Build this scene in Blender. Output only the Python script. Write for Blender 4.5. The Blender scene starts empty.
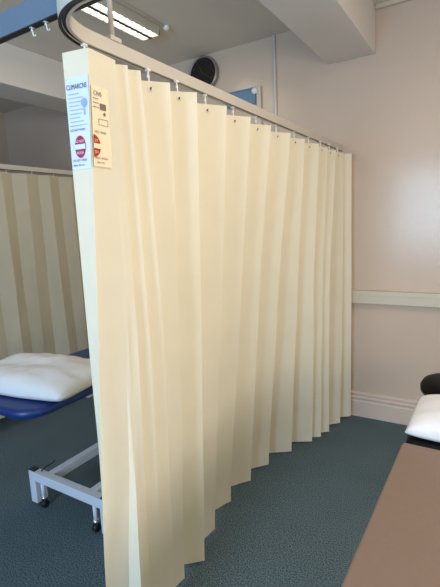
import bpy, bmesh, math, random
from mathutils import Vector, Matrix, noise
random.seed(4)
R = math.radians
S = bpy.context.scene
COL = S.collection

# ------------------------------------------------------------------ camera
cd = bpy.data.cameras.new('camera'); cam = bpy.data.objects.new('camera', cd); COL.objects.link(cam)
cd.sensor_fit = 'HORIZONTAL'; cd.sensor_width = 36; cd.lens = 431.62/440*36; cd.clip_start = .02
M = Matrix(((0.8541823, -0.0453701, 0.5179904, 0), (0.5180301, 0.1603025, -0.8402071, 0), (-0.0449149, 0.9860246, 0.1604306, 1.5), (0, 0, 0, 1)))
cam.matrix_world = M
S.camera = cam

# ------------------------------------------------------------------ world, lights, exposure
w = bpy.data.worlds.new('world'); S.world = w; w.use_nodes = True
w.node_tree.nodes['Background'].inputs[0].default_value = (.55, .65, .85, 1)
w.node_tree.nodes['Background'].inputs[1].default_value = .6
S.view_settings.view_transform = 'Standard'; S.view_settings.look = 'None'
S.view_settings.gamma = 1; S.view_settings.use_curve_mapping = False
S.view_settings.exposure = 0.65

def area(name, loc, rot, sx, sy, power, col):
    l = bpy.data.lights.new(name, 'AREA'); l.shape = 'RECTANGLE'; l.size = sx; l.size_y = sy
    l.energy = power; l.color = col
    o = bpy.data.objects.new(name, l); o.location = loc; o.rotation_euler = rot; COL.objects.link(o); return o
WY = -2.60                                   # unseen wall behind the camera, with the added windows
area('window_daylight', (-.75, WY+.03, 1.60), (R(90), 0, 0), 1.30, 1.35, 74, (.50, .75, 1))  # invented cool daylight from behind the camera
area('window_daylight', (-3.2, WY+.03, 1.60), (R(90), 0, 0), 1.30, 1.35, 8, (.22, .48, 1))  # second invented daylight, bluer, further left
area('lamp_light', (.35, 1.2, 2.78), (0, 0, 0), .15, 1.15, 13, (1, .86, .70))  # added lamp, goes with the invented second ceiling light
area('window_daylight', (1.73, .15, 1.48), (0, R(90), 0), .95, 1.90, 28, (1, .88, .73))  # invented warm side light, added to brighten the curtain from the right
area('lamp_light', (-2.045, 1.96, 2.775), (0, 0, 0), .12, 1.15, 5, (1, .84, .60))

# ------------------------------------------------------------------ materials
MATS = {}
def mat(name, col, rough=.5, metal=0, noise_scale=0, noise_amt=0, bump=0, bump_scale=60, spec=.5, emit=None, strength=0, transl=0, detail=4):
    m = bpy.data.materials.new(name); m.use_nodes = True; nt = m.node_tree; N = nt.nodes; L = nt.links
    b = N['Principled BSDF']; b.inputs['Roughness'].default_value = rough; b.inputs['Metallic'].default_value = metal
    b.inputs['Specular IOR Level'].default_value = spec
    c = tuple(col)+(1,); b.inputs['Base Color'].default_value = c
    tc = N.new('ShaderNodeTexCoord')
    csock = None
    if noise_amt:
        n = N.new('ShaderNodeTexNoise'); n.inputs['Scale'].default_value = noise_scale; n.inputs['Detail'].default_value = detail
        L.new(tc.outputs['Object'], n.inputs['Vector'])
        r = N.new('ShaderNodeValToRGB')
        r.color_ramp.elements[0].position = .3; r.color_ramp.elements[1].position = .7
        r.color_ramp.elements[0].color = tuple(max(0, x*(1-noise_amt)) for x in col)+(1,)
        r.color_ramp.elements[1].color = tuple(min(1, x*(1+noise_amt)) for x in col)+(1,)
        L.new(n.outputs['Fac'], r.inputs['Fac']); L.new(r.outputs['Color'], b.inputs['Base Color']); csock = r.outputs['Color']
    if bump:
        n2 = N.new('ShaderNodeTexNoise'); n2.inputs['Scale'].default_value = bump_scale; n2.inputs['Detail'].default_value = 3
        L.new(tc.outputs['Object'], n2.inputs['Vector'])
        bp = N.new('ShaderNodeBump'); bp.inputs['Strength'].default_value = bump; bp.inputs['Distance'].default_value = .01
        L.new(n2.outputs['Fac'], bp.inputs['Height']); L.new(bp.outputs['Normal'], b.inputs['Normal'])
    if emit:
        b.inputs['Emission Color'].default_value = tuple(emit)+(1,); b.inputs['Emission Strength'].default_value = strength
    if transl:
        t = N.new('ShaderNodeBsdfTranslucent'); t.inputs['Color'].default_value = (col[0]*.98, col[1]*.892, col[2]*.50, 1)
        mx = N.new('ShaderNodeMixShader'); mx.inputs[0].default_value = transl
        L.new(b.outputs[0], mx.inputs[1]); L.new(t.outputs[0], mx.inputs[2]); L.new(mx.outputs[0], N['Material Output'].inputs['Surface'])
    MATS[name] = m; return m
def srgb(r, g, b):
    f = lambda v: (v/255/12.92 if v/255 <= .04045 else ((v/255+.055)/1.055)**2.4)
    return (f(r), f(g), f(b))
m_wall = mat('painted_wall', srgb(203, 183, 166), .25, noise_scale=1.5, noise_amt=.02, bump=.06, bump_scale=25, spec=.4)
m_ceil = mat('ceiling_paint', srgb(214, 208, 198), .85, noise_scale=2, noise_amt=.02)
m_beam = mat('beam_paint', srgb(226, 222, 217), .7, noise_scale=2, noise_amt=.02)
m_skirt = mat('skirting_gloss', srgb(208, 190, 178), .35, noise_scale=3, noise_amt=.02)
m_trunk = mat('trunking_plastic', srgb(202, 192, 174), .4, noise_scale=3, noise_amt=.02)
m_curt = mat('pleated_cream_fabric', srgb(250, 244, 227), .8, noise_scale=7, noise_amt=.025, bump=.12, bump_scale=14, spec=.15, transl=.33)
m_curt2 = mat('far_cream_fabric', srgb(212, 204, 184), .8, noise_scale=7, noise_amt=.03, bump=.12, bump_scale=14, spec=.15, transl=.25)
m_rail = mat('white_rail_enamel', srgb(198, 192, 182), .4, noise_scale=8, noise_amt=.02)
m_brail = mat('blue_grey_rail_enamel', srgb(100, 116, 136), .4, noise_scale=8, noise_amt=.04)
m_slot = mat('dark_channel', (.006, .006, .009), .6, noise_scale=20, noise_amt=.2)
m_white = mat('white_plastic', srgb(232, 230, 226), .35, noise_scale=20, noise_amt=.02)
m_metal = mat('white_powder_coat', srgb(214, 220, 232), .35, noise_scale=15, noise_amt=.03)
m_chrome = mat('chrome', (.75, .75, .76), .18, 1, noise_scale=30, noise_amt=.05)
m_rubber = mat('black_rubber', (.012, .012, .014), .5, noise_scale=30, noise_amt=.2)
m_bluev = mat('royal_blue_vinyl', srgb(10, 44, 106), .4, noise_scale=30, noise_amt=.05, bump=.03, bump_scale=250)
m_blackv = mat('black_vinyl', (.004, .004, .0045), .5, noise_scale=60, noise_amt=.1, bump=.03, bump_scale=250, spec=.12)
m_brown = mat('brown_vinyl', srgb(128, 107, 94), .5, noise_scale=60, noise_amt=.03, bump=.03, bump_scale=250)
m_pil = mat('white_pillow_cotton', srgb(222, 221, 223), .85, noise_scale=10, noise_amt=.015, bump=.5, bump_scale=11)
m_clockf = mat('black_dial', (.01, .01, .01), .25, noise_scale=20, noise_amt=.2)
m_clockm = mat('grey_dial_print', (.05, .05, .055), .4, noise_scale=40, noise_amt=.1)
m_clockr = mat('silver_rim', srgb(150, 146, 140), .3, .6, noise_scale=20, noise_amt=.05)
m_bluep = mat('blue_board_felt', srgb(108, 138, 166), .8, noise_scale=30, noise_amt=.06)
m_tube = mat('lamp_glow', (1, 1, 1), .5, noise_scale=5, noise_amt=.01, emit=(1, .96, .88), strength=2.6)
m_louv = mat('louvre_aluminium', srgb(206, 202, 190), .35, .2, noise_scale=20, noise_amt=.04)
m_paper = mat('label_white_print', srgb(212, 222, 240), .5, noise_scale=20, noise_amt=.01)
m_paper2 = mat('label_cream_print', srgb(238, 226, 196), .5, noise_scale=20, noise_amt=.01)
m_ink = mat('navy_ink', srgb(40, 48, 92), .5, noise_scale=90, noise_amt=.1)
m_ink2 = mat('pale_blue_ink', srgb(150, 168, 208), .5, noise_scale=90, noise_amt=.05)
m_ink3 = mat('brown_grey_ink', srgb(120, 108, 92), .5, noise_scale=90, noise_amt=.05)
m_red = mat('crimson_ink', srgb(170, 18, 62), .5, noise_scale=90, noise_amt=.05)
m_red2 = mat('brick_red_ink', srgb(176, 48, 38), .5, noise_scale=90, noise_amt=.05)
m_glass = mat('window_frame_paint', srgb(235, 235, 235), .4, noise_scale=5, noise_amt=.02)

# carpet: blue grey loop pile with fine two-scale speckle
def carpet():
    m = bpy.data.materials.new('blue_grey_carpet'); m.use_nodes = True; N = m.node_tree.nodes; L = m.node_tree.links
    b = N['Principled BSDF']; b.inputs['Roughness'].default_value = .95; b.inputs['Specular IOR Level'].default_value = .1
    tc = N.new('ShaderNodeTexCoord')
    n = N.new('ShaderNodeTexNoise'); n.inputs['Scale'].default_value = 190; n.inputs['Detail'].default_value = 3
    n2 = N.new('ShaderNodeTexNoise'); n2.inputs['Scale'].default_value = 3; n2.inputs['Detail'].default_value = 3
    L.new(tc.outputs['Object'], n.inputs['Vector']); L.new(tc.outputs['Object'], n2.inputs['Vector'])
    r = N.new('ShaderNodeValToRGB'); e = r.color_ramp.elements
    e[0].position = .36; e[0].color = srgb(32, 48, 57)+(1,)
    e[1].position = .66; e[1].color = srgb(130, 150, 158)+(1,)
    L.new(n.outputs['Fac'], r.inputs['Fac'])
    mx = N.new('ShaderNodeMix'); mx.data_type = 'RGBA'; mx.blend_type = 'MULTIPLY'; mx.inputs[0].default_value = .25
    L.new(r.outputs[0], mx.inputs[6]); L.new(n2.outputs['Fac'], mx.inputs[7]); L.new(mx.outputs[2], b.inputs['Base Color'])
    bp = N.new('ShaderNodeBump'); bp.inputs['Strength'].default_value = .35; bp.inputs['Distance'].default_value = .006
    L.new(n.outputs['Fac'], bp.inputs['Height']); L.new(bp.outputs[0], b.inputs['Normal'])
    return m
m_carpet = carpet()

# ------------------------------------------------------------------ helpers
def obj(name, bm, m, parent=None, smooth=False, origin=None):
    me = bpy.data.meshes.new(name); bmesh.ops.recalc_face_normals(bm, faces=bm.faces) if not getattr(bm, 'keepn', 0) else None
    if origin: bmesh.ops.translate(bm, verts=bm.verts, vec=-Vector(origin))
    bm.to_mesh(me); bm.free(); me.materials.append(m)
    if smooth:
        for p in me.polygons: p.use_smooth = True
    o = bpy.data.objects.new(name, me); COL.objects.link(o)
    if origin: o.location = origin
    if parent: o.parent = parent; o.matrix_parent_inverse = Matrix.Translation(-Vector(parent.location))
    return o
def tag(o, label, cat, group=None):
    o['label'] = label; o['category'] = cat
    if group: o['group'] = group
    return o
def thing(name, label, cat, loc=(0, 0, 0), group=None):
    o = bpy.data.objects.new(name, None); COL.objects.link(o); o.location = loc; o.empty_display_size = .05
    return tag(o, label, cat, group)
def struct(name, bm, m, parent=None):
    o = obj(name, bm, m, parent)
    if not parent: o['kind'] = 'structure'
    return o
def box(bm, x0, x1, y0, y1, z0, z1, bev=0, seg=2):
    r = bmesh.ops.create_cube(bm, size=1)
    for v in r['verts']: v.co = Vector(((x0+x1)/2+v.co.x*(x1-x0), (y0+y1)/2+v.co.y*(y1-y0), (z0+z1)/2+v.co.z*(z1-z0)))
    if bev:
        es = list({e for v in r['verts'] for e in v.link_edges})
        bmesh.ops.bevel(bm, geom=es, offset=bev, segments=seg, profile=.5, affect='EDGES')
    return bm
def B(*a, **k):
    bm = bmesh.new(); return box(bm, *a, **k)
def cyl(bm, p, q, r, n=16, r2=None):
    p = Vector(p); q = Vector(q); d = q-p
    res = bmesh.ops.create_cone(bm, cap_ends=True, segments=n, radius1=r, radius2=r if r2 is None else r2, depth=d.length)
    Q = d.to_track_quat('Z', 'Y').to_matrix().to_4x4()
    bmesh.ops.transform(bm, matrix=Matrix.Translation((p+q)/2) @ Q, verts=res['verts'])
    return bm
def C(*a, **k):
    bm = bmesh.new(); return cyl(bm, *a, **k)
def sweep(bm, path, prof):
    # prof: closed list of (side, up) offsets, path: list of (x,y,z)
    rings = []
    for i, p in enumerate(path):
        a = Vector(path[max(i-1, 0)]); b = Vector(path[min(i+1, len(path)-1)]); t = (b-a).normalized()
        up = Vector((0, 0, 1)); s = t.cross(up).normalized(); up = s.cross(t)
        rings.append([bm.verts.new(Vector(p)+s*u+up*v) for u, v in prof])
    n = len(prof)
    for i in range(len(rings)-1):
        for j in range(n): bm.faces.new((rings[i][j], rings[i][(j+1) % n], rings[i+1][(j+1) % n], rings[i+1][j]))
    bm.faces.new(rings[0]); bm.faces.new(rings[-1][::-1])
    return bm
def lathe(bm, c, prof, n=32, axis='Z'):
    rings = []
    for r, z in prof:
        rings.append([bm.verts.new(Vector(c)+(Vector((r*math.cos(2*math.pi*k/n), r*math.sin(2*math.pi*k/n), z)) if axis == 'Z'
                      else Vector((r*math.cos(2*math.pi*k/n), z, r*math.sin(2*math.pi*k/n))))) for k in range(n)])
    for i in range(len(rings)-1):
        for k in range(n): bm.faces.new((rings[i][k], rings[i][(k+1) % n], rings[i+1][(k+1) % n], rings[i+1][k]))
    bm.faces.new(rings[0]); bm.faces.new(rings[-1])
    return bm
def slab(x0, x1, y0, y1, z0, z1, rc, er, n=8):
    # upholstered slab: plan rounded by rc, edge rounded by er
    bm = bmesh.new(); rings = []
    def ring(ins, z):
        pts = []
        for cx, cy, a0 in ((x1-rc, y1-rc, 0), (x0+rc, y1-rc, 90), (x0+rc, y0+rc, 180), (x1-rc, y0+rc, 270)):
            for k in range(n+1):
                a = R(a0+90*k/n); pts.append(bm.verts.new((cx+(rc-ins)*math.cos(a), cy+(rc-ins)*math.sin(a), z)))
        return pts
    for k in range(5):
        a = R(90*k/4); rings.append(ring(er*(1-math.sin(a)), z0+er*(1-math.cos(a))))
    for k in range(5):
        a = R(90*k/4); rings.append(ring(er*(1-math.cos(a)), z1-er*(1-math.sin(a))))
    m = len(rings[0])
    for i in range(len(rings)-1):
        for j in range(m): bm.faces.new((rings[i][j], rings[i][(j+1) % m], rings[i+1][(j+1) % m], rings[i+1][j]))
    bm.faces.new(rings[0][::-1]); bm.faces.new(rings[-1])
    return bm

# ------------------------------------------------------------------ the room
YW, HC, XL, XR = 3.189, 2.849, -4.75, 1.75
struct('floor', B(XL-.1, XR+.1, WY-.1, YW+.1, -.1, 0), m_carpet)
struct('ceiling', B(XL-.1, XR+.1, WY-.1, YW+.1, HC, HC+.1), m_ceil)
struct('wall_back', B(XL-.1, XR+.1, YW, YW+.1, 0, HC), m_wall)
struct('wall_left', B(XL-.1, XL, WY, YW, 0, HC), m_wall)
bm = bmesh.new()
for a in ((WY, -.80, 0, HC), (1.10, YW, 0, HC), (-.80, 1.10, 0, .985), (-.80, 1.10, 1.975, HC)): box(bm, XR, XR+.1, *a)
struct('wall_right', bm, m_wall)
bm = bmesh.new()
for a in ((-.80, 1.10, .985, 1.035), (-.80, 1.10, 1.925, 1.975), (-.80, -.75, .985, 1.975), (1.05, 1.10, .985, 1.975), (.13, .17, .985, 1.975)): box(bm, XR+.03, XR+.08, *a)
struct('window_3', bm, m_glass)  # unseen frame made up around the added side light
wins = [(-1.40, -.10), (-3.85, -2.55)]  # unseen windows, invented to light the room
WZ0, WZ1 = .925, 2.275
bm = bmesh.new(); xs = [XL] + [v for a in sorted(wins) for v in a] + [XR]
for i in range(0, len(xs), 2): box(bm, xs[i], xs[i+1], WY-.1, WY, 0, HC)
for a, b in wins: box(bm, a, b, WY-.1, WY, 0, WZ0); box(bm, a, b, WY-.1, WY, WZ1, HC)
struct('wall_front', bm, m_wall)
for i, (a, b) in enumerate(wins):
    bm = bmesh.new(); c = (a+b)/2; z = (WZ0+WZ1)/2
    for (x0, x1, z0, z1) in ((a, b, WZ0, WZ0+.05), (a, b, WZ1-.05, WZ1), (a, a+.05, WZ0, WZ1), (b-.05, b, WZ0, WZ1), (c-.02, c+.02, WZ0, WZ1), (a, b, z-.02, z+.02)):
        box(bm, x0, x1, WY-.07, WY-.01, z0, z1)
    struct('window_%d' % (i+1), bm, m_glass)
# downstand beams, parallel to the curtain rail
struct('trim_1', B(-.994, -.675, WY, YW, 2.561, HC, bev=.004), m_beam)
struct('trim_2', B(-3.33, -3.0, WY, YW, 2.561, HC, bev=.004), m_beam)
# trunking along the back wall
bm = bmesh.new()
box(bm, XL, XR, YW-.050, YW, .882, .975, bev=.004); box(bm, XL, XR, YW-.054, YW-.048, .944, .950)
struct('trim_3', bm, m_trunk)
# moulded skirting
def skirt(name, A, Bp, flip):
    prof = [(0, 0), (.022, 0), (.022, .120), (.019, .126), (.019, .138), (.024, .144), (.024, .152), (.015, .158), (.015, .168), (.019, .173), (.019, .180), (.008, .190), (0, .190)]
    bm = sweep(bmesh.new(), [A, Bp], [(u*flip, v) for u, v in prof]); struct(name, bm, m_skirt)
skirt('baseboard_back', (XL, YW, 0), (XR, YW, 0), 1)
skirt('baseboard_left', (XL, WY, 0), (XL, YW-.03, 0), 1)
skirt('baseboard_right', (XR, WY, 0), (XR, YW-.03, 0), -1)
# small cable duct where wall meets ceiling, right of the beam
bm = bmesh.new(); box(bm, -.672, XR, YW-.03, YW, 2.822, HC, bev=.003); struct('trim_4', bm, m_trunk)
bm = bmesh.new(); box(bm, -.668, -.650, YW-.012, YW, .98, 2.82, bev=.003)
bm.free()
# vertical conduit on the back wall
tag(obj('wall_conduit', C((-1.392, YW-.010, .98), (-1.392, YW-.010, HC-.001), .010), m_beam, smooth=True), 'thin vertical conduit running up the wall between the beam and the blue board', 'pipe')

# ------------------------------------------------------------------ curtain rails
Z0, Z1, RX, RY = 1.965, 2.003, -.895, .769
def profile(w, h): return [(-w, 0), (-w, h), (w, h), (w, 0), (w*.35, 0), (w*.35, h*.35), (-w*.35, h*.35), (-w*.35, 0)]
path = [(RX, YW-.001, Z0), (RX, 2.2, Z0), (RX, 1.2, Z0), (RX, .87, Z0)]
for k in range(1, 15):
    a = R(180+84*k/14); path.append((RX+.17+.17*math.cos(a), .865+.17*math.sin(a), Z0))
path += [(-.5, .6955, Z0), (.6, .6955, Z0), (1.745, .6955, Z0)]
rail = thing('curtain_rail', 'pale curtain rail running straight from back wall to curved corner above the front curtain', 'curtain rail', (RX, 2, Z0), 'curtain rails')
obj('channel', sweep(bmesh.new(), path, profile(.012, .036)), m_rail, rail)
obj('slot', sweep(bmesh.new(), [(x, y, z+.003) for x, y, z in path], [(-.0042, 0), (-.0042, .003), (.0042, .003), (.0042, 0)]), m_slot, rail)
obj('bend_gasket', sweep(bmesh.new(), [(x, y, z-.003) for x, y, z in path[3:-2]], [(-.0125, 0), (-.0125, .003), (-.006, .003), (-.006, 0)] if False else [(.0125, 0), (.0125, .003), (.005, .003), (.005, 0)]), m_slot, rail)  # added dark strip drawing the slot's dark line around the bend
obj('wall_flange', B(RX-.024, RX+.024, YW-.006, YW, Z0-.004, Z1+.003, bev=.002), m_rail, rail)
obj('ceiling_rod', C((RX, .951, Z1-.004), (RX, .951, HC-.001), .0075, 14), m_rail, rail, True)
obj('rod_clamp', B(RX-.016, RX+.016, .930, .972, Z1-.003, Z1+.010, bev=.003), m_rail, rail)
cr = thing('curtain_rail', 'blue grey curtain rail crossing the top left corner towards the far rail', 'curtain rail', (-1.8, RY, Z0), 'curtain rails')
pth = [(x, RY, Z1+.0008) for x in (-3.03, -2, -1, 0, 1.745)]
obj('channel', sweep(bmesh.new(), pth, profile(.012, .056)), m_brail, cr)
obj('slot', sweep(bmesh.new(), [(x, y, z-.0015) for x, y, z in pth], [(-.008, 0), (-.008, .003), (.008, .003), (.008, 0)]), m_slot, cr)
fr = thing('curtain_rail', 'far curtain rail above the long curtain behind the blue couch', 'curtain rail', (-3.05, 2, Z0), 'curtain rails')
pth = [(-3.05, y, Z0) for y in (RY-.02, 1.5, 2.4, YW-.001)]
obj('channel', sweep(bmesh.new(), pth, profile(.013, .034)), m_rail, fr)
obj('slot', sweep(bmesh.new(), [(x, y, z-.0015) for x, y, z in pth], [(-.006, 0), (-.006, .003), (.006, .003), (.006, 0)]), m_slot, fr)

# ------------------------------------------------------------------ the pleated curtain (fold lines in metres: plan position at six heights)
ROWS = [1.93, 1.6, 1.2, .8, .4, .03]
FOLDS = [[[-0.908,0.785],[-0.918,0.791],[-0.929,0.798],[-0.94,0.809],[-0.982,0.815],[-0.985,0.815]],[[-0.833,0.8],[-0.858,0.8],[-0.889,0.8],[-0.926,0.8],[-0.966,0.8],[-0.966,0.8]],[[-0.838,0.837],[-0.855,0.841],[-0.894,0.889],[-0.923,0.9],[-0.946,0.884],[-0.959,0.875]],[[-0.836,0.862],[-0.853,0.87],[-0.874,0.889],[-0.889,0.895],[-0.899,0.887],[-0.904,0.882]],[[-0.841,0.898],[-0.862,0.922],[-0.878,0.942],[-0.9,0.951],[-0.923,0.959],[-0.937,0.965]],[[-0.863,0.915],[-0.887,0.941],[-0.905,0.962],[-0.933,0.976],[-0.961,0.989],[-0.979,0.998]],[[-0.841,0.944],[-0.863,0.972],[-0.881,0.997],[-0.905,1.019],[-0.935,1.039],[-0.956,1.054]],[[-0.865,0.964],[-0.893,0.997],[-0.915,1.025],[-0.943,1.05],[-0.974,1.072],[-0.997,1.088]],[[-0.841,0.996],[-0.864,1.036],[-0.887,1.071],[-0.914,1.1],[-0.946,1.123],[-0.973,1.142]],[[-0.903,1.049],[-0.925,1.092],[-0.949,1.131],[-0.97,1.156],[-1.0,1.176],[-1.026,1.193]],[[-0.842,1.131],[-0.882,1.175],[-0.925,1.215],[-0.956,1.231],[-0.987,1.247],[-1.016,1.262]],[[-0.901,1.188],[-0.939,1.228],[-0.98,1.266],[-1.012,1.282],[-1.044,1.297],[-1.073,1.312]],[[-0.834,1.265],[-0.871,1.302],[-0.912,1.337],[-0.942,1.353],[-0.971,1.368],[-0.999,1.383]],[[-0.915,1.36],[-0.953,1.397],[-0.995,1.434],[-1.021,1.446],[-1.048,1.459],[-1.073,1.471]],[[-0.844,1.477],[-0.892,1.516],[-0.947,1.553],[-0.987,1.56],[-1.028,1.567],[-1.066,1.573]],[[-0.919,1.578],[-0.966,1.612],[-1.02,1.648],[-1.064,1.656],[-1.109,1.664],[-1.15,1.672]],[[-0.854,1.692],[-0.905,1.724],[-0.965,1.758],[-1.011,1.77],[-1.057,1.783],[-1.1,1.794]],[[-0.92,1.792],[-0.971,1.819],[-1.032,1.849],[-1.083,1.865],[-1.134,1.88],[-1.181,1.894]],[[-0.856,1.899],[-0.905,1.923],[-0.961,1.951],[-1.007,1.972],[-1.052,1.993],[-1.095,2.012]],[[-0.924,2.014],[-0.973,2.032],[-1.03,2.053],[-1.077,2.072],[-1.124,2.091],[-1.167,2.108]],[[-0.854,2.129],[-0.896,2.143],[-0.947,2.16],[-0.989,2.178],[-1.031,2.195],[-1.07,2.212]],[[-0.91,2.237],[-0.956,2.249],[-1.011,2.265],[-1.057,2.283],[-1.103,2.301],[-1.146,2.318]],[[-0.857,2.34],[-0.885,2.352],[-0.919,2.366],[-0.949,2.383],[-0.978,2.4],[-1.006,2.415]],[[-0.908,2.446],[-0.936,2.45],[-0.969,2.456],[-1.004,2.476],[-1.039,2.498],[-1.071,2.518]],[[-0.847,2.544],[-0.862,2.54],[-0.88,2.535],[-0.897,2.555],[-0.914,2.577],[-0.929,2.598]],[[-0.885,2.634],[-0.898,2.621],[-0.914,2.606],[-0.928,2.618],[-0.943,2.632],[-0.956,2.647]],[[-0.849,2.715],[-0.858,2.695],[-0.868,2.67],[-0.877,2.673],[-0.887,2.678],[-0.895,2.683]],[[-0.881,2.792],[-0.886,2.76],[-0.892,2.722],[-0.901,2.723],[-0.912,2.729],[-0.921,2.735]],[[-0.84,2.859],[-0.845,2.818],[-0.851,2.767],[-0.857,2.765],[-0.863,2.771],[-0.869,2.776]],[[-0.872,2.941],[-0.886,2.92],[-0.904,2.895],[-0.907,2.883],[-0.907,2.872],[-0.908,2.863]],[[-0.835,3.012],[-0.835,3.009],[-0.835,3.006],[-0.836,2.985],[-0.836,2.959],[-0.837,2.936]],[[-0.856,3.06],[-0.857,3.059],[-0.859,3.058],[-0.863,3.046],[-0.867,3.031],[-0.872,3.017]],[[-0.802,3.095],[-0.802,3.094],[-0.801,3.094],[-0.801,3.091],[-0.8,3.086],[-0.8,3.081]],[[-0.847,3.13],[-0.847,3.129],[-0.846,3.129],[-0.846,3.126],[-0.845,3.121],[-0.845,3.116]]]
FOLDS[2][0] = [-.836, .837]; FOLDS[2][1] = [-.860, .841]
FOLDS[3][0] = [-.838, .862]; FOLDS[3][1] = [-.861, .872]
for k in (2, 3):                                # the inner fold only opens towards the floor
    for j, wt in ((0, 1), (1, 1), (2, 1), (3, .9)):
        for c in (0, 1):
            f = FOLDS[1][j][c]+(FOLDS[4][j][c]-FOLDS[1][j][c])*(.66 if k == 2 else .76)
            FOLDS[k][j][c] += (f-FOLDS[k][j][c])*wt
def at(col, z):
    z = max(min(z, ROWS[0]), ROWS[-1])
    for i in range(len(ROWS)-1):
        if z >= ROWS[i+1]:
            t = (ROWS[i]-z)/(ROWS[i]-ROWS[i+1]); break
    a, b = col[i], col[i+1]
    return Vector((a[0]+(b[0]-a[0])*t, a[1]+(b[1]-a[1])*t, z))
def smooth_at(col, z):
    if z > 1.55: return at(col, z)
    s = Vector((0, 0, 0))
    for d in (-.12, -.06, 0, .06, .12): s += at(col, z+d)
    s /= 5; s.z = z; return s
def sheet(folds, fn, sub, nz, ztop, zbot, amp, seed):
    bm = bmesh.new(); grid = []; ridge = []
    for i in range(len(folds)):
        for k in range(sub if i < len(folds)-1 else 1):
            t = k/sub; c = []
            for j in range(nz+1):
                z = ztop+(zbot-ztop)*j/nz
                a = fn(folds[i], z); p = a
                if i < len(folds)-1: p = a.lerp(fn(folds[i+1], z), t)
                if z < 1.6:
                    f = min(1, (1.6-z)/.5)
                    q = Vector((p.x*3+seed, p.y*6, z*1.6))
                    p = p+Vector((noise.noise(q), noise.noise(q+Vector((7, 3, 1))), 0))*amp*f
                    if t: 
                        q = Vector((i*.7+seed, t*2, z*3)); p.x += noise.noise(q)*amp*.8*f
                c.append(bm.verts.new(p))
            grid.append(c); ridge.append(k == 0)
    for i in range(len(grid)-1):
        for j in range(nz): bm.faces.new((grid[i][j], grid[i][j+1], grid[i+1][j+1], grid[i+1][j]))
    bm.edges.ensure_lookup_table()
    for i, c in enumerate(grid):
        if ridge[i]:
            for j in range(nz):
                e = bm.edges.get((c[j], c[j+1])); e.smooth = False
    return bm
curt = thing('pleated_curtain', 'cream pleated privacy curtain with care labels, hanging across the middle of the room', 'curtain', (RX, 2, 0), 'privacy curtains')
cl = obj('curtain_panel', sheet(FOLDS, smooth_at, 4, 48, 1.93, .03, .006, 1), m_curt, curt, True)

# printed care labels, laid on the folds
def surf(i0, i1, u, v, eps, frac):
    # u metres from fold i0 towards i1, v = height
    a = at(FOLDS[i0], v); b = at(FOLDS[i1], v); d = (b-a); L = d.length; d /= L
    n = Vector((d.y, -d.x, 0))
    return a + d*(u*L/frac) + n*eps
def paste(name, bm, m, parent, i0, i1, frac, eps):
    for v in bm.verts: v.co = surf(i0, i1, v.co.x, v.co.y, eps, frac)
    return obj(name, bm, m, parent)
def rect(bm, u0, u1, v0, v1, n=1):
    vs = [[bm.verts.new((u0+(u1-u0)*i/n, v0+(v1-v0)*j/n, 0)) for j in range(n+1)] for i in range(n+1)]
    for i in range(n):
        for j in range(n): bm.faces.new((vs[i][j], vs[i+1][j], vs[i+1][j+1], vs[i][j+1]))
def disc(bm, cu, cv, ru, rv, lo=-9, n=28):
    bm.faces.new([bm.verts.new((max(lo, cu+ru*math.cos(2*math.pi*k/n)), cv+rv*math.sin(2*math.pi*k/n), 0)) for k in range(n) if cu+ru*math.cos(2*math.pi*k/n) >= lo-1e-4])
def text(bm, s, u, v, size, sx=1, align='LEFT', tilt=0):
    cu = bpy.data.curves.new('t', 'FONT'); cu.body = s; cu.size = size; cu.align_x = align
    o = bpy.data.objects.new('t', cu); COL.objects.link(o)
    dg = bpy.context.evaluated_depsgraph_get(); me = bpy.data.meshes.new_from_object(o.evaluated_get(dg))
    bpy.data.objects.remove(o); bpy.data.curves.remove(cu)
    t = bmesh.new(); t.from_mesh(me); bpy.data.meshes.remove(me)
    vm = [bm.verts.new((u+q.co.x*sx, v+q.co.y+tilt*q.co.x*sx, 0)) for q in t.verts]
    for f in t.faces:
        try: bm.faces.new([vm[q.index] for q in f.verts])
        except ValueError: pass
    t.free()
# first label: on the leading panel (0.079 m wide there)
W0 = .079
lab = paste('care_label', (lambda b: (rect(b, .004, .077, 1.652, 1.870, 6), b)[1])(bmesh.new()), m_paper, curt, 0, 1, W0, .002)
lab['label'] = 'white printed care label on the leading edge'
for tx, u, v, sz, sx in (('CLIMARCNS', .006, 1.842, .0165, .74), ('DO NOT WASH', .009, 1.744, .0085, .85), ('DO NOT WASH', .009, 1.671, .0085, .85), ('dispose after use', .009, 1.660, .0085, .72)):
    b = bmesh.new(); text(b, tx, u, v, sz, sx); paste('printed_line', b, m_ink, lab, 0, 1, W0, .0035)
b = bmesh.new()
for k in range(9): rect(b, .010, .046+.012*((k*5) % 3)/2, 1.830-.0092*k, 1.832-.0092*k)
disc(b, .062, 1.808, .010, .011); rect(b, .060, .064, 1.780, 1.796); rect(b, .010, .070, 1.757, 1.7585)
paste('small_print', b, m_ink2, lab, 0, 1, W0, .0035)
b = bmesh.new(); disc(b, .040, 1.706, .020, .027); paste('stop_disc', b, m_red, lab, 0, 1, W0, .0035)
b = bmesh.new(); rect(b, .020, .060, 1.700, 1.712); text(b, 'DO NOT', .040, 1.716, .0090, .9, 'CENTER'); text(b, 'WASH', .040, 1.688, .0100, .9, 'CENTER')
paste('disc_print', b, m_paper, lab, 0, 1, W0, .0048)
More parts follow.
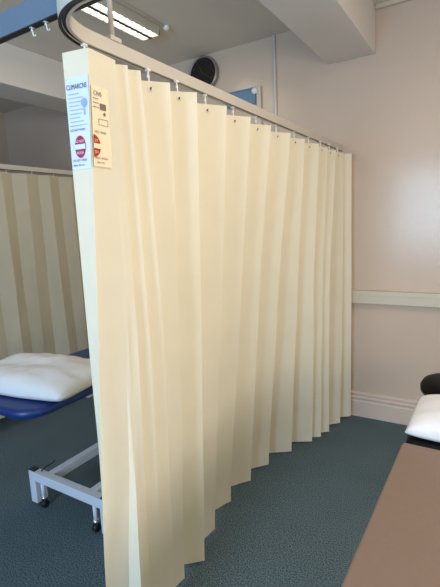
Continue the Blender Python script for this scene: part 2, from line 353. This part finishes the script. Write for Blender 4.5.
# second label: emerging from behind the leading fold, on the next panel (0.097 m wide)
W1 = .098
lab = paste('care_label', (lambda b: (rect(b, .001, .056, 1.657, 1.848, 6), b)[1])(bmesh.new()), m_paper2, curt, 1, 4, W1, .004)
lab['label'] = 'cream printed care label partly behind the fold'
for tx, u, v, sz, sx in (('CNS', .006, 1.826, .0150, .95), ('NOT WASH', .006, 1.738, .0080, .85), ('NOT WASH', .006, 1.675, .0080, .85), ('after use', .010, 1.665, .0075, .85)):
    b = bmesh.new(); text(b, tx, u, v, sz, sx); paste('printed_line', b, m_ink3, lab, 1, 4, W1, .0052)
b = bmesh.new(); rect(b, .026, .046, 1.795, 1.810); disc(b, .040, 1.786, .004, .004)
for k in range(3): rect(b, .004, .022, 1.818-.01*k, 1.8195-.01*k)
rect(b, .02, .050, 1.772, 1.7732); rect(b, .02, .050, 1.758, 1.7592); rect(b, .02, .0212, 1.758, 1.772); rect(b, .049, .050, 1.758, 1.772)
paste('small_print', b, m_ink3, lab, 1, 4, W1, .0052)
b = bmesh.new(); disc(b, .002, 1.706, .021, .027, .001); paste('stop_disc', b, m_red2, lab, 1, 4, W1, .0052)
b = bmesh.new(); rect(b, .001, .022, 1.700, 1.712); text(b, 'OT', .003, 1.716, .0090, .9); text(b, 'SH', .003, 1.688, .0100, .9)
paste('disc_print', b, m_paper2, lab, 1, 4, W1, .0064)

# hooks and eyelets: one on each pleat facing the room
hook_me = None
ordn = ['first', 'second', 'third', 'fourth', 'fifth', 'sixth', 'seventh', 'eighth', 'ninth', 'tenth', 'eleventh', 'twelfth', 'thirteenth', 'fourteenth']
Ls = [9, 11, 13, 15, 17, 19, 21, 23, 25, 27, 29]         # indices of the back folds
hb = bmesh.new()                                        # hook mesh, origin at the rail
box(hb, -.006, .006, -.007, .007, -.006, .001, bev=.001, seg=1)
sweep(hb, [(0, 0, -.005), (0, 0, -.03), (.001, 0, -.045), (.004, 0, -.056), (.009, 0, -.060), (.0125, 0, -.056)][::1], [(-.002, -.002), (-.002, .002), (.002, .002), (.002, -.002)]) if False else None
cyl(hb, (0, 0, -.004), (.004, 0, -.055), .0024, 8); cyl(hb, (.004, 0, -.055), (.012, 0, -.060), .0024, 8); cyl(hb, (.012, 0, -.060), (.014, 0, -.052), .0022, 8)
cyl(hb, (-.0, 0, -.016), (.0, 0, -.024), .0045, 10)
me_h = bpy.data.meshes.new('curtain_hook'); hb.to_mesh(me_h); hb.free(); me_h.materials.append(m_white)
def hook(x, y, label, group='curtain hooks'):
    o = bpy.data.objects.new('curtain_hook', me_h); COL.objects.link(o); o.location = (x, y, Z0); tag(o, label, 'hook', group); return o
n = len(Ls)
for k, i in enumerate(Ls):
    a, b_ = FOLDS[i][0], FOLDS[i+1][0]
    s = .42; ex, ey = a[0]+(b_[0]-a[0])*s, a[1]+(b_[1]-a[1])*s
    hook(ex-.0095, ey, 'small white curtain hook holding up the front curtain, %s counting from the back wall' % ordn[n-k+0])
    d = Vector((b_[0]-a[0], b_[1]-a[1], 0)).normalized(); nrm = Vector((d.y, -d.x, 0))
    e = bmesh.new(); c = Vector((ex, ey, 1.909))+nrm*.0008
    cyl(e, c, c+nrm*.0016, .0042, 12); ob = obj('eyelet', e, m_slot, curt)
hook(FOLDS[31][0][0]-.03, 3.05, 'small white curtain hook holding up the front curtain, first counting from the back wall')
hook(RX+.002, .845, 'small white curtain hook in the rail bend, above the labelled leading edge')
h1 = hook(-.936, RY, 'white curtain hook hanging empty from the blue grey rail, nearer the bend')
h1.scale = (.8, .8, .38); h1.location.z = Z1+.0008; h1 = hook(-.895-.075-.02, RY, 'white curtain hook hanging empty from the blue grey rail, further from the bend')

h1.scale = (.8, .8, .38); h1.location.z = Z1+.0008

# ------------------------------------------------------------------ the far curtain
F2 = []; y = .80; k = 0
while y < 3.12:
    x = -3.05+(.012 if k % 2 else -.012)
    F2.append([[x+.004*math.sin(k), y], [x+.02*math.sin(k*1.3), y+.015*math.sin(k*.9)]]); y += .105+.012*math.sin(k*2.1); k += 1
def at2(c, z):
    t = (1.93-z)/1.9; return Vector((c[0][0]+(c[1][0]-c[0][0])*t, c[0][1]+(c[1][1]-c[0][1])*t, z))
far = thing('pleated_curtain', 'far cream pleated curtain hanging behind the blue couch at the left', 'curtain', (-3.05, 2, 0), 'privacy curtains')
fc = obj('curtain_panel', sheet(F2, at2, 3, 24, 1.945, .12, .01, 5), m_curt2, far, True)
for i in range(len(F2)-1):
    a = at2(F2[i], 1.93); b_ = at2(F2[i+1], 1.93); c = (a+b_)/2
    if i % 2: obj('glider_tab', C((c.x, c.y, 1.935), (c.x, c.y, Z0), .003, 6), m_white, far)

# ------------------------------------------------------------------ ceiling light, sensor, wall clock, board
def fixture(label, cx, y0, y1, grp='ceiling lights'):
    t = thing('ceiling_light', label, 'light', (cx, (y0+y1)/2, HC), grp)
    bm = bmesh.new(); box(bm, cx-.078, cx+.078, y0, y1, 2.822, HC-.001, bev=.003)
    for a, b in ((-.078, -.072), (-.008, .008), (.072, .078)): box(bm, cx+a, cx+b, y0, y1, 2.790, 2.823)
    box(bm, cx-.078, cx+.078, y0, y0+.008, 2.790, 2.823); box(bm, cx-.078, cx+.078, y1-.008, y1, 2.790, 2.823)
    obj('housing', bm, m_louv, t)
    obj('centre_strip', B(cx-.009, cx+.009, y0+.002, y1-.002, 2.786, 2.792), m_slot, t)
    for s in (-1, 1):
        obj('lamp_tube', B(cx+s*.04-.030, cx+s*.04+.030, y0+.01, y1-.01, 2.806, 2.818, bev=.004), m_tube, t)
        lv = bmesh.new(); nb = 22
        for q in (-1, 1): box(lv, cx+s*.04+q*.0305-.001, cx+s*.04+q*.0305+.001, y0+.01, y1-.01, 2.790, 2.805)
        for k in range(1, nb): 
            yy = y0+(y1-y0)*k/nb; box(lv, cx+s*.04-.031, cx+s*.04+.031, yy-.0025, yy+.0025, 2.790, 2.805)
        obj('louvre', lv, m_louv, t)
    return t
fixture('twin fluorescent ceiling light with bright louvres at the upper left', -2.045, 1.36, 2.56)
bm = lathe(bmesh.new(), (-1.931, 2.586, HC-.001), [(.024, 0), (.024, -.012), (.016, -.024), (.006, -.028)], 20)
tag(obj('ceiling_sensor', bm, m_white, smooth=True), 'small white round sensor on the ceiling beyond the light', 'sensor')
tag(obj('ceiling_conduit', C((-1.931, 1.2, HC-.009), (-1.931, 2.560, HC-.009), .0075, 12), m_ceil, smooth=True), 'thin conduit on the ceiling leading to the small sensor', 'pipe')

clk = thing('wall_clock', 'round black wall clock with silver rim above the rail', 'clock', (-2.02, YW, 2.70))
c = (-2.012, YW-.001, 2.702)
obj('case', lathe(bmesh.new(), c, [(.126, 0), (.135, -.008), (.135, -.034), (.130, -.042), (.122, -.042), (.120, -.034)], 48, 'Y'), m_clockr, clk, True)
obj('dial', lathe(bmesh.new(), c, [(.121, -.030), (.121, -.036), (.0001, -.036)], 48, 'Y'), m_clockf, clk)
for k in range(12):
    b = bmesh.new()
    a = R(90-30*(k+1)); s_ = str(k+1)
    t = bmesh.new(); text(t, s_, 0, 0, .028, 1, 'CENTER'); t.verts.index_update()
    off = Vector((c[0]+0.094*math.cos(a), 0, c[2]+0.094*math.sin(a)-.009))
    vm = [b.verts.new((off.x+q.co.x, YW-.0385, off.z+q.co.y)) for q in t.verts]
    for f in t.faces: b.faces.new([vm[q.index] for q in f.verts])
    t.free(); obj('numeral', b, m_clockm, clk)
for ang, ln, wd in ((118, .062, .006), (-32, .092, .004)):
    a = R(ang); dx, dz = math.cos(a), math.sin(a)
    obj('clock_hand', C((c[0]-dx*.014, YW-.040, c[2]-dz*.014), (c[0]+dx*ln, YW-.040, c[2]+dz*ln), wd/2, 8), m_clockm, clk)

bd = thing('notice_board', 'blue board on the back wall showing just above the curtain rail', 'board', (-1.7, YW, 2.2))
obj('felt_panel', B(-1.80, -1.560, YW-.016, YW-.001, 2.405, 2.512, bev=.002), m_bluep, bd)
bm = bmesh.new()
for a in ((-1.806, -1.800, 2.399, 2.518), (-1.560, -1.554, 2.399, 2.518), (-1.800, -1.560, 2.512, 2.518), (-1.800, -1.560, 2.399, 2.405)): box(bm, a[0], a[1], YW-.020, YW-.001, a[2], a[3])
obj('frame', bm, m_bluep, bd)
dk = thing('cable_duct', 'pale vertical cable duct beside the blue board, ending in a white cap', 'duct', (-1.525, YW, 1))
obj('duct_cover', B(-1.545, -1.508, YW-.022, YW-.001, .98, 2.52, bev=.003), m_trunk, dk)
obj('end_cap', lathe(bmesh.new(), (-1.555, YW-.022, 2.488), [(.026, 0), (.026, -.012), (.018, -.022), (.004, -.026)], 20, 'Y'), m_white, dk, True)

# ------------------------------------------------------------------ blue treatment couch
def pillow(name, cx, cy, z0, lx, ly, h, rot, label, tilt=0, seed=0, group='pillows', rd=.03, ef=.30):
    bm = bmesh.new(); nx, ny = 44, 32; top = {}; bot = {}
    for i in range(nx+1):
        for j in range(ny+1):
            u = -1+2*i/nx; v = -1+2*j/ny
            pin = 1-rd*abs(v)**4; pin2 = 1-rd*abs(u)**4
            x = u*pin*lx/2; y = v*pin2*ly/2
            e = max(0, (1-abs(u)**3.2))*max(0, (1-abs(v)**3.2)); t = e**.42
            w_ = noise.noise(Vector((u*2.2+seed, v*2.2, seed)))*.22+(.5-abs(noise.noise(Vector((u*3.5+seed, v*2.5, seed+3)))))*.16-.05
            edge = ef*h+noise.noise(Vector((u*2+seed, v*2, 9)))*.008
            zt = edge+t*(h-edge)*(1+w_); zb = edge*(1-t**.5)
            if (i in (0, nx)) or (j in (0, ny)):
                top[i, j] = bot[i, j] = bm.verts.new((x, y, edge))
            else:
                top[i, j] = bm.verts.new((x, y, max(zt, zb+.002))); bot[i, j] = bm.verts.new((x, y, zb))
    for i in range(nx):
        for j in range(ny):
            bm.faces.new((top[i, j], top[i+1, j], top[i+1, j+1], top[i, j+1]))
            q = (bot[i, j], bot[i, j+1], bot[i+1, j+1], bot[i+1, j])
            try: bm.faces.new(q)
            except ValueError: pass
    o = obj(name, bm, m_pil, smooth=True); o.location = (cx, cy, z0); o.rotation_euler = (tilt, 0, rot)
    return tag(o, label, 'pillow', group)
bc = thing('treatment_couch', 'royal blue treatment couch on a white wheeled frame, left of the curtain', 'couch', (-1.80, 1.9, 0), 'treatment couches')
obj('mattress', slab(-2.07, -1.53, .965, 2.80, .735, .780, .12, .020), m_bluev, bc, True)
bm = bmesh.new()
box(bm, -1.99, -1.95, 1.35, 2.72, .690, .729, bev=.003); box(bm, -1.65, -1.61, 1.35, 2.72, .690, .729, bev=.003)
for y in (1.38, 2.0, 2.68): box(bm, -1.99, -1.61, y, y+.03,   .692, .727, bev=.003)
obj('top_frame', bm, m_metal, bc)
bm = bmesh.new()
for x in (-1.965, -1.635):                                    # two long rails of the base
    box(bm, x-.022, x+.022, 1.34, 2.70, .150, .200, bev=.003)
obj('base_rails', bm, m_metal, bc)
for y0 in (1.30, 2.68):
    bm = bmesh.new(); box(bm, -2.10, -1.50, y0, y0+.045, .148, .200, bev=.003)
    for x in (-2.10, -1.55): box(bm, x, x+.05, y0, y0+.07, .012, .150, bev=.003)
    obj('end_bracket', bm, m_metal, bc)
    for x in (-2.005, -1.60):
        w_ = obj('castor', C((x, y0+.014, .048), (x, y0+.014, .150), .011, 14), m_metal, bc, True)
        obj('castor_collar', C((x, y0+.014, .046), (x, y0+.014, .066), .016, 14), m_chrome, w_, True)
        obj('wheel', C((x-.011, y0+.014, .0215), (x+.011, y0+.014, .0215), .0210, 22), m_rubber, w_, True)
for x in (-1.965, -1.635):
    for s in (-1, 1):
        bm = bmesh.new(); cyl(bm, (x+s*.012, 2.1-s*.32, .20), (x+s*.012, 2.1+s*.32, .68), .016, 12); obj('lift_arm', bm, m_metal, bc, True)
for x in (-2.085, -1.53):
    p0 = bmesh.new(); box(p0, x-.016, x+.030, 1.305, 1.340, .199, .207, bev=.002)
    obj('bracket_cap', p0, m_rubber, bc)
bm = bmesh.new(); pts = [(-2.02, 1.325, .203), (-2.00, 1.34, .225), (-1.985, 1.37, .235), (-1.98, 1.39, .245)]
for a, b_ in zip(pts, pts[1:]): cyl(bm, a, b_, .0035, 8)
obj('brake_pedal', bm, m_rubber, bc)
pillow('pillow', -1.82, 1.235, .7805, .66, .42, .105, R(9), 'large white pillow lying on the blue couch', seed=2)

# ------------------------------------------------------------------ brown treatment couch in front, at the right
br = thing('treatment_couch', 'brown padded treatment couch in the right foreground with a black head section', 'couch', (.12, .8, 0), 'treatment couches')
obj('seat_pad', slab(-.222, .46, -.35, 1.448, .690, .750, .015, .008), m_brown, br, True)
# black head section, a shallow upholstered pad with a curved near edge
obj('head_pad', slab(-.218, .462, 1.452, 1.86, .690, .748, .04, .014), m_blackv, br, True)
bm = bmesh.new()
for x in (-.10, .32): box(bm, x, x+.04, -.2, 1.80, .645, .689, bev=.003)
for y in (-.1, .8, 1.75): box(bm, -.10, .36, y, y+.03, .650, .686, bev=.003)
obj('top_frame', bm, m_metal, br)
bm = bmesh.new(); box(bm, -.08, -.03, -.05, 1.70, .12, .17, bev=.003); box(bm, .29, .34, -.05, 1.70, .12, .17, bev=.003)
for y in (-.05, 1.66): box(bm, -.14, .40, y, y+.045, .12, .17, bev=.003)
obj('base_frame', bm, m_metal, br)
for y in (-.03, 1.68):
    for x in (-.115, .375): obj('foot', C((x, y, 0.001), (x, y, .125), .018, 14, .014), m_rubber, br, True)
for x in (-.055, .315):
    for s in (-1, 1): obj('lift_arm', C((x+s*.012, .85-s*.4, .16), (x+s*.012, .85+s*.4, .655), .018, 12), m_metal, br, True)
pillow('pillow', .130, 1.640, .7490, .66, .33, .094, R(-1), 'small white pillow on the black head section of the brown couch', seed=11, rd=.002, ef=.24)

# stool by the wall
sl = thing('stool', 'round black padded stool against the wall behind the small white pillow', 'stool', (-.075, 2.42, 0))
prof = [(.120, .560), (.165, .566), (.182, .585), (.184, .610), (.172, .632), (.140, .644), (.06, .648), (.0001, .648)]
obj('seat', lathe(bmesh.new(), (-.075, 2.42, 0), prof, 40), m_blackv, sl, True)
obj('seat_plate', C((-.075, 2.42, .548), (-.075, 2.42, .562), .085, 20), m_chrome, sl, True)
obj('stem', C((-.075, 2.42, .09), (-.075, 2.42, .550), .022, 18), m_chrome, sl, True)
for k in range(5):
    a = R(72*k+20); ex, ey = -.075+.24*math.cos(a), 2.42+.24*math.sin(a)
    lg = obj('leg', C((-.075, 2.42, .105), (ex, ey, .070), .018, 12, .012), m_chrome, sl, True)
    obj('castor', C((ex-.012, ey, .0265), (ex+.012, ey, .0265), .026, 16), m_rubber, lg, True)
    obj('castor_stem', C((ex, ey, .03), (ex, ey, .072), .006, 8), m_chrome, lg, True)

# second ceiling light, invented out of view to light the camera's side
fixture('second twin ceiling light over the brown couch', .35, .6, 1.8)
bpy.context.view_layer.update()
br.rotation_euler.z = R(-1.5)
bpy.context.view_layer.update()
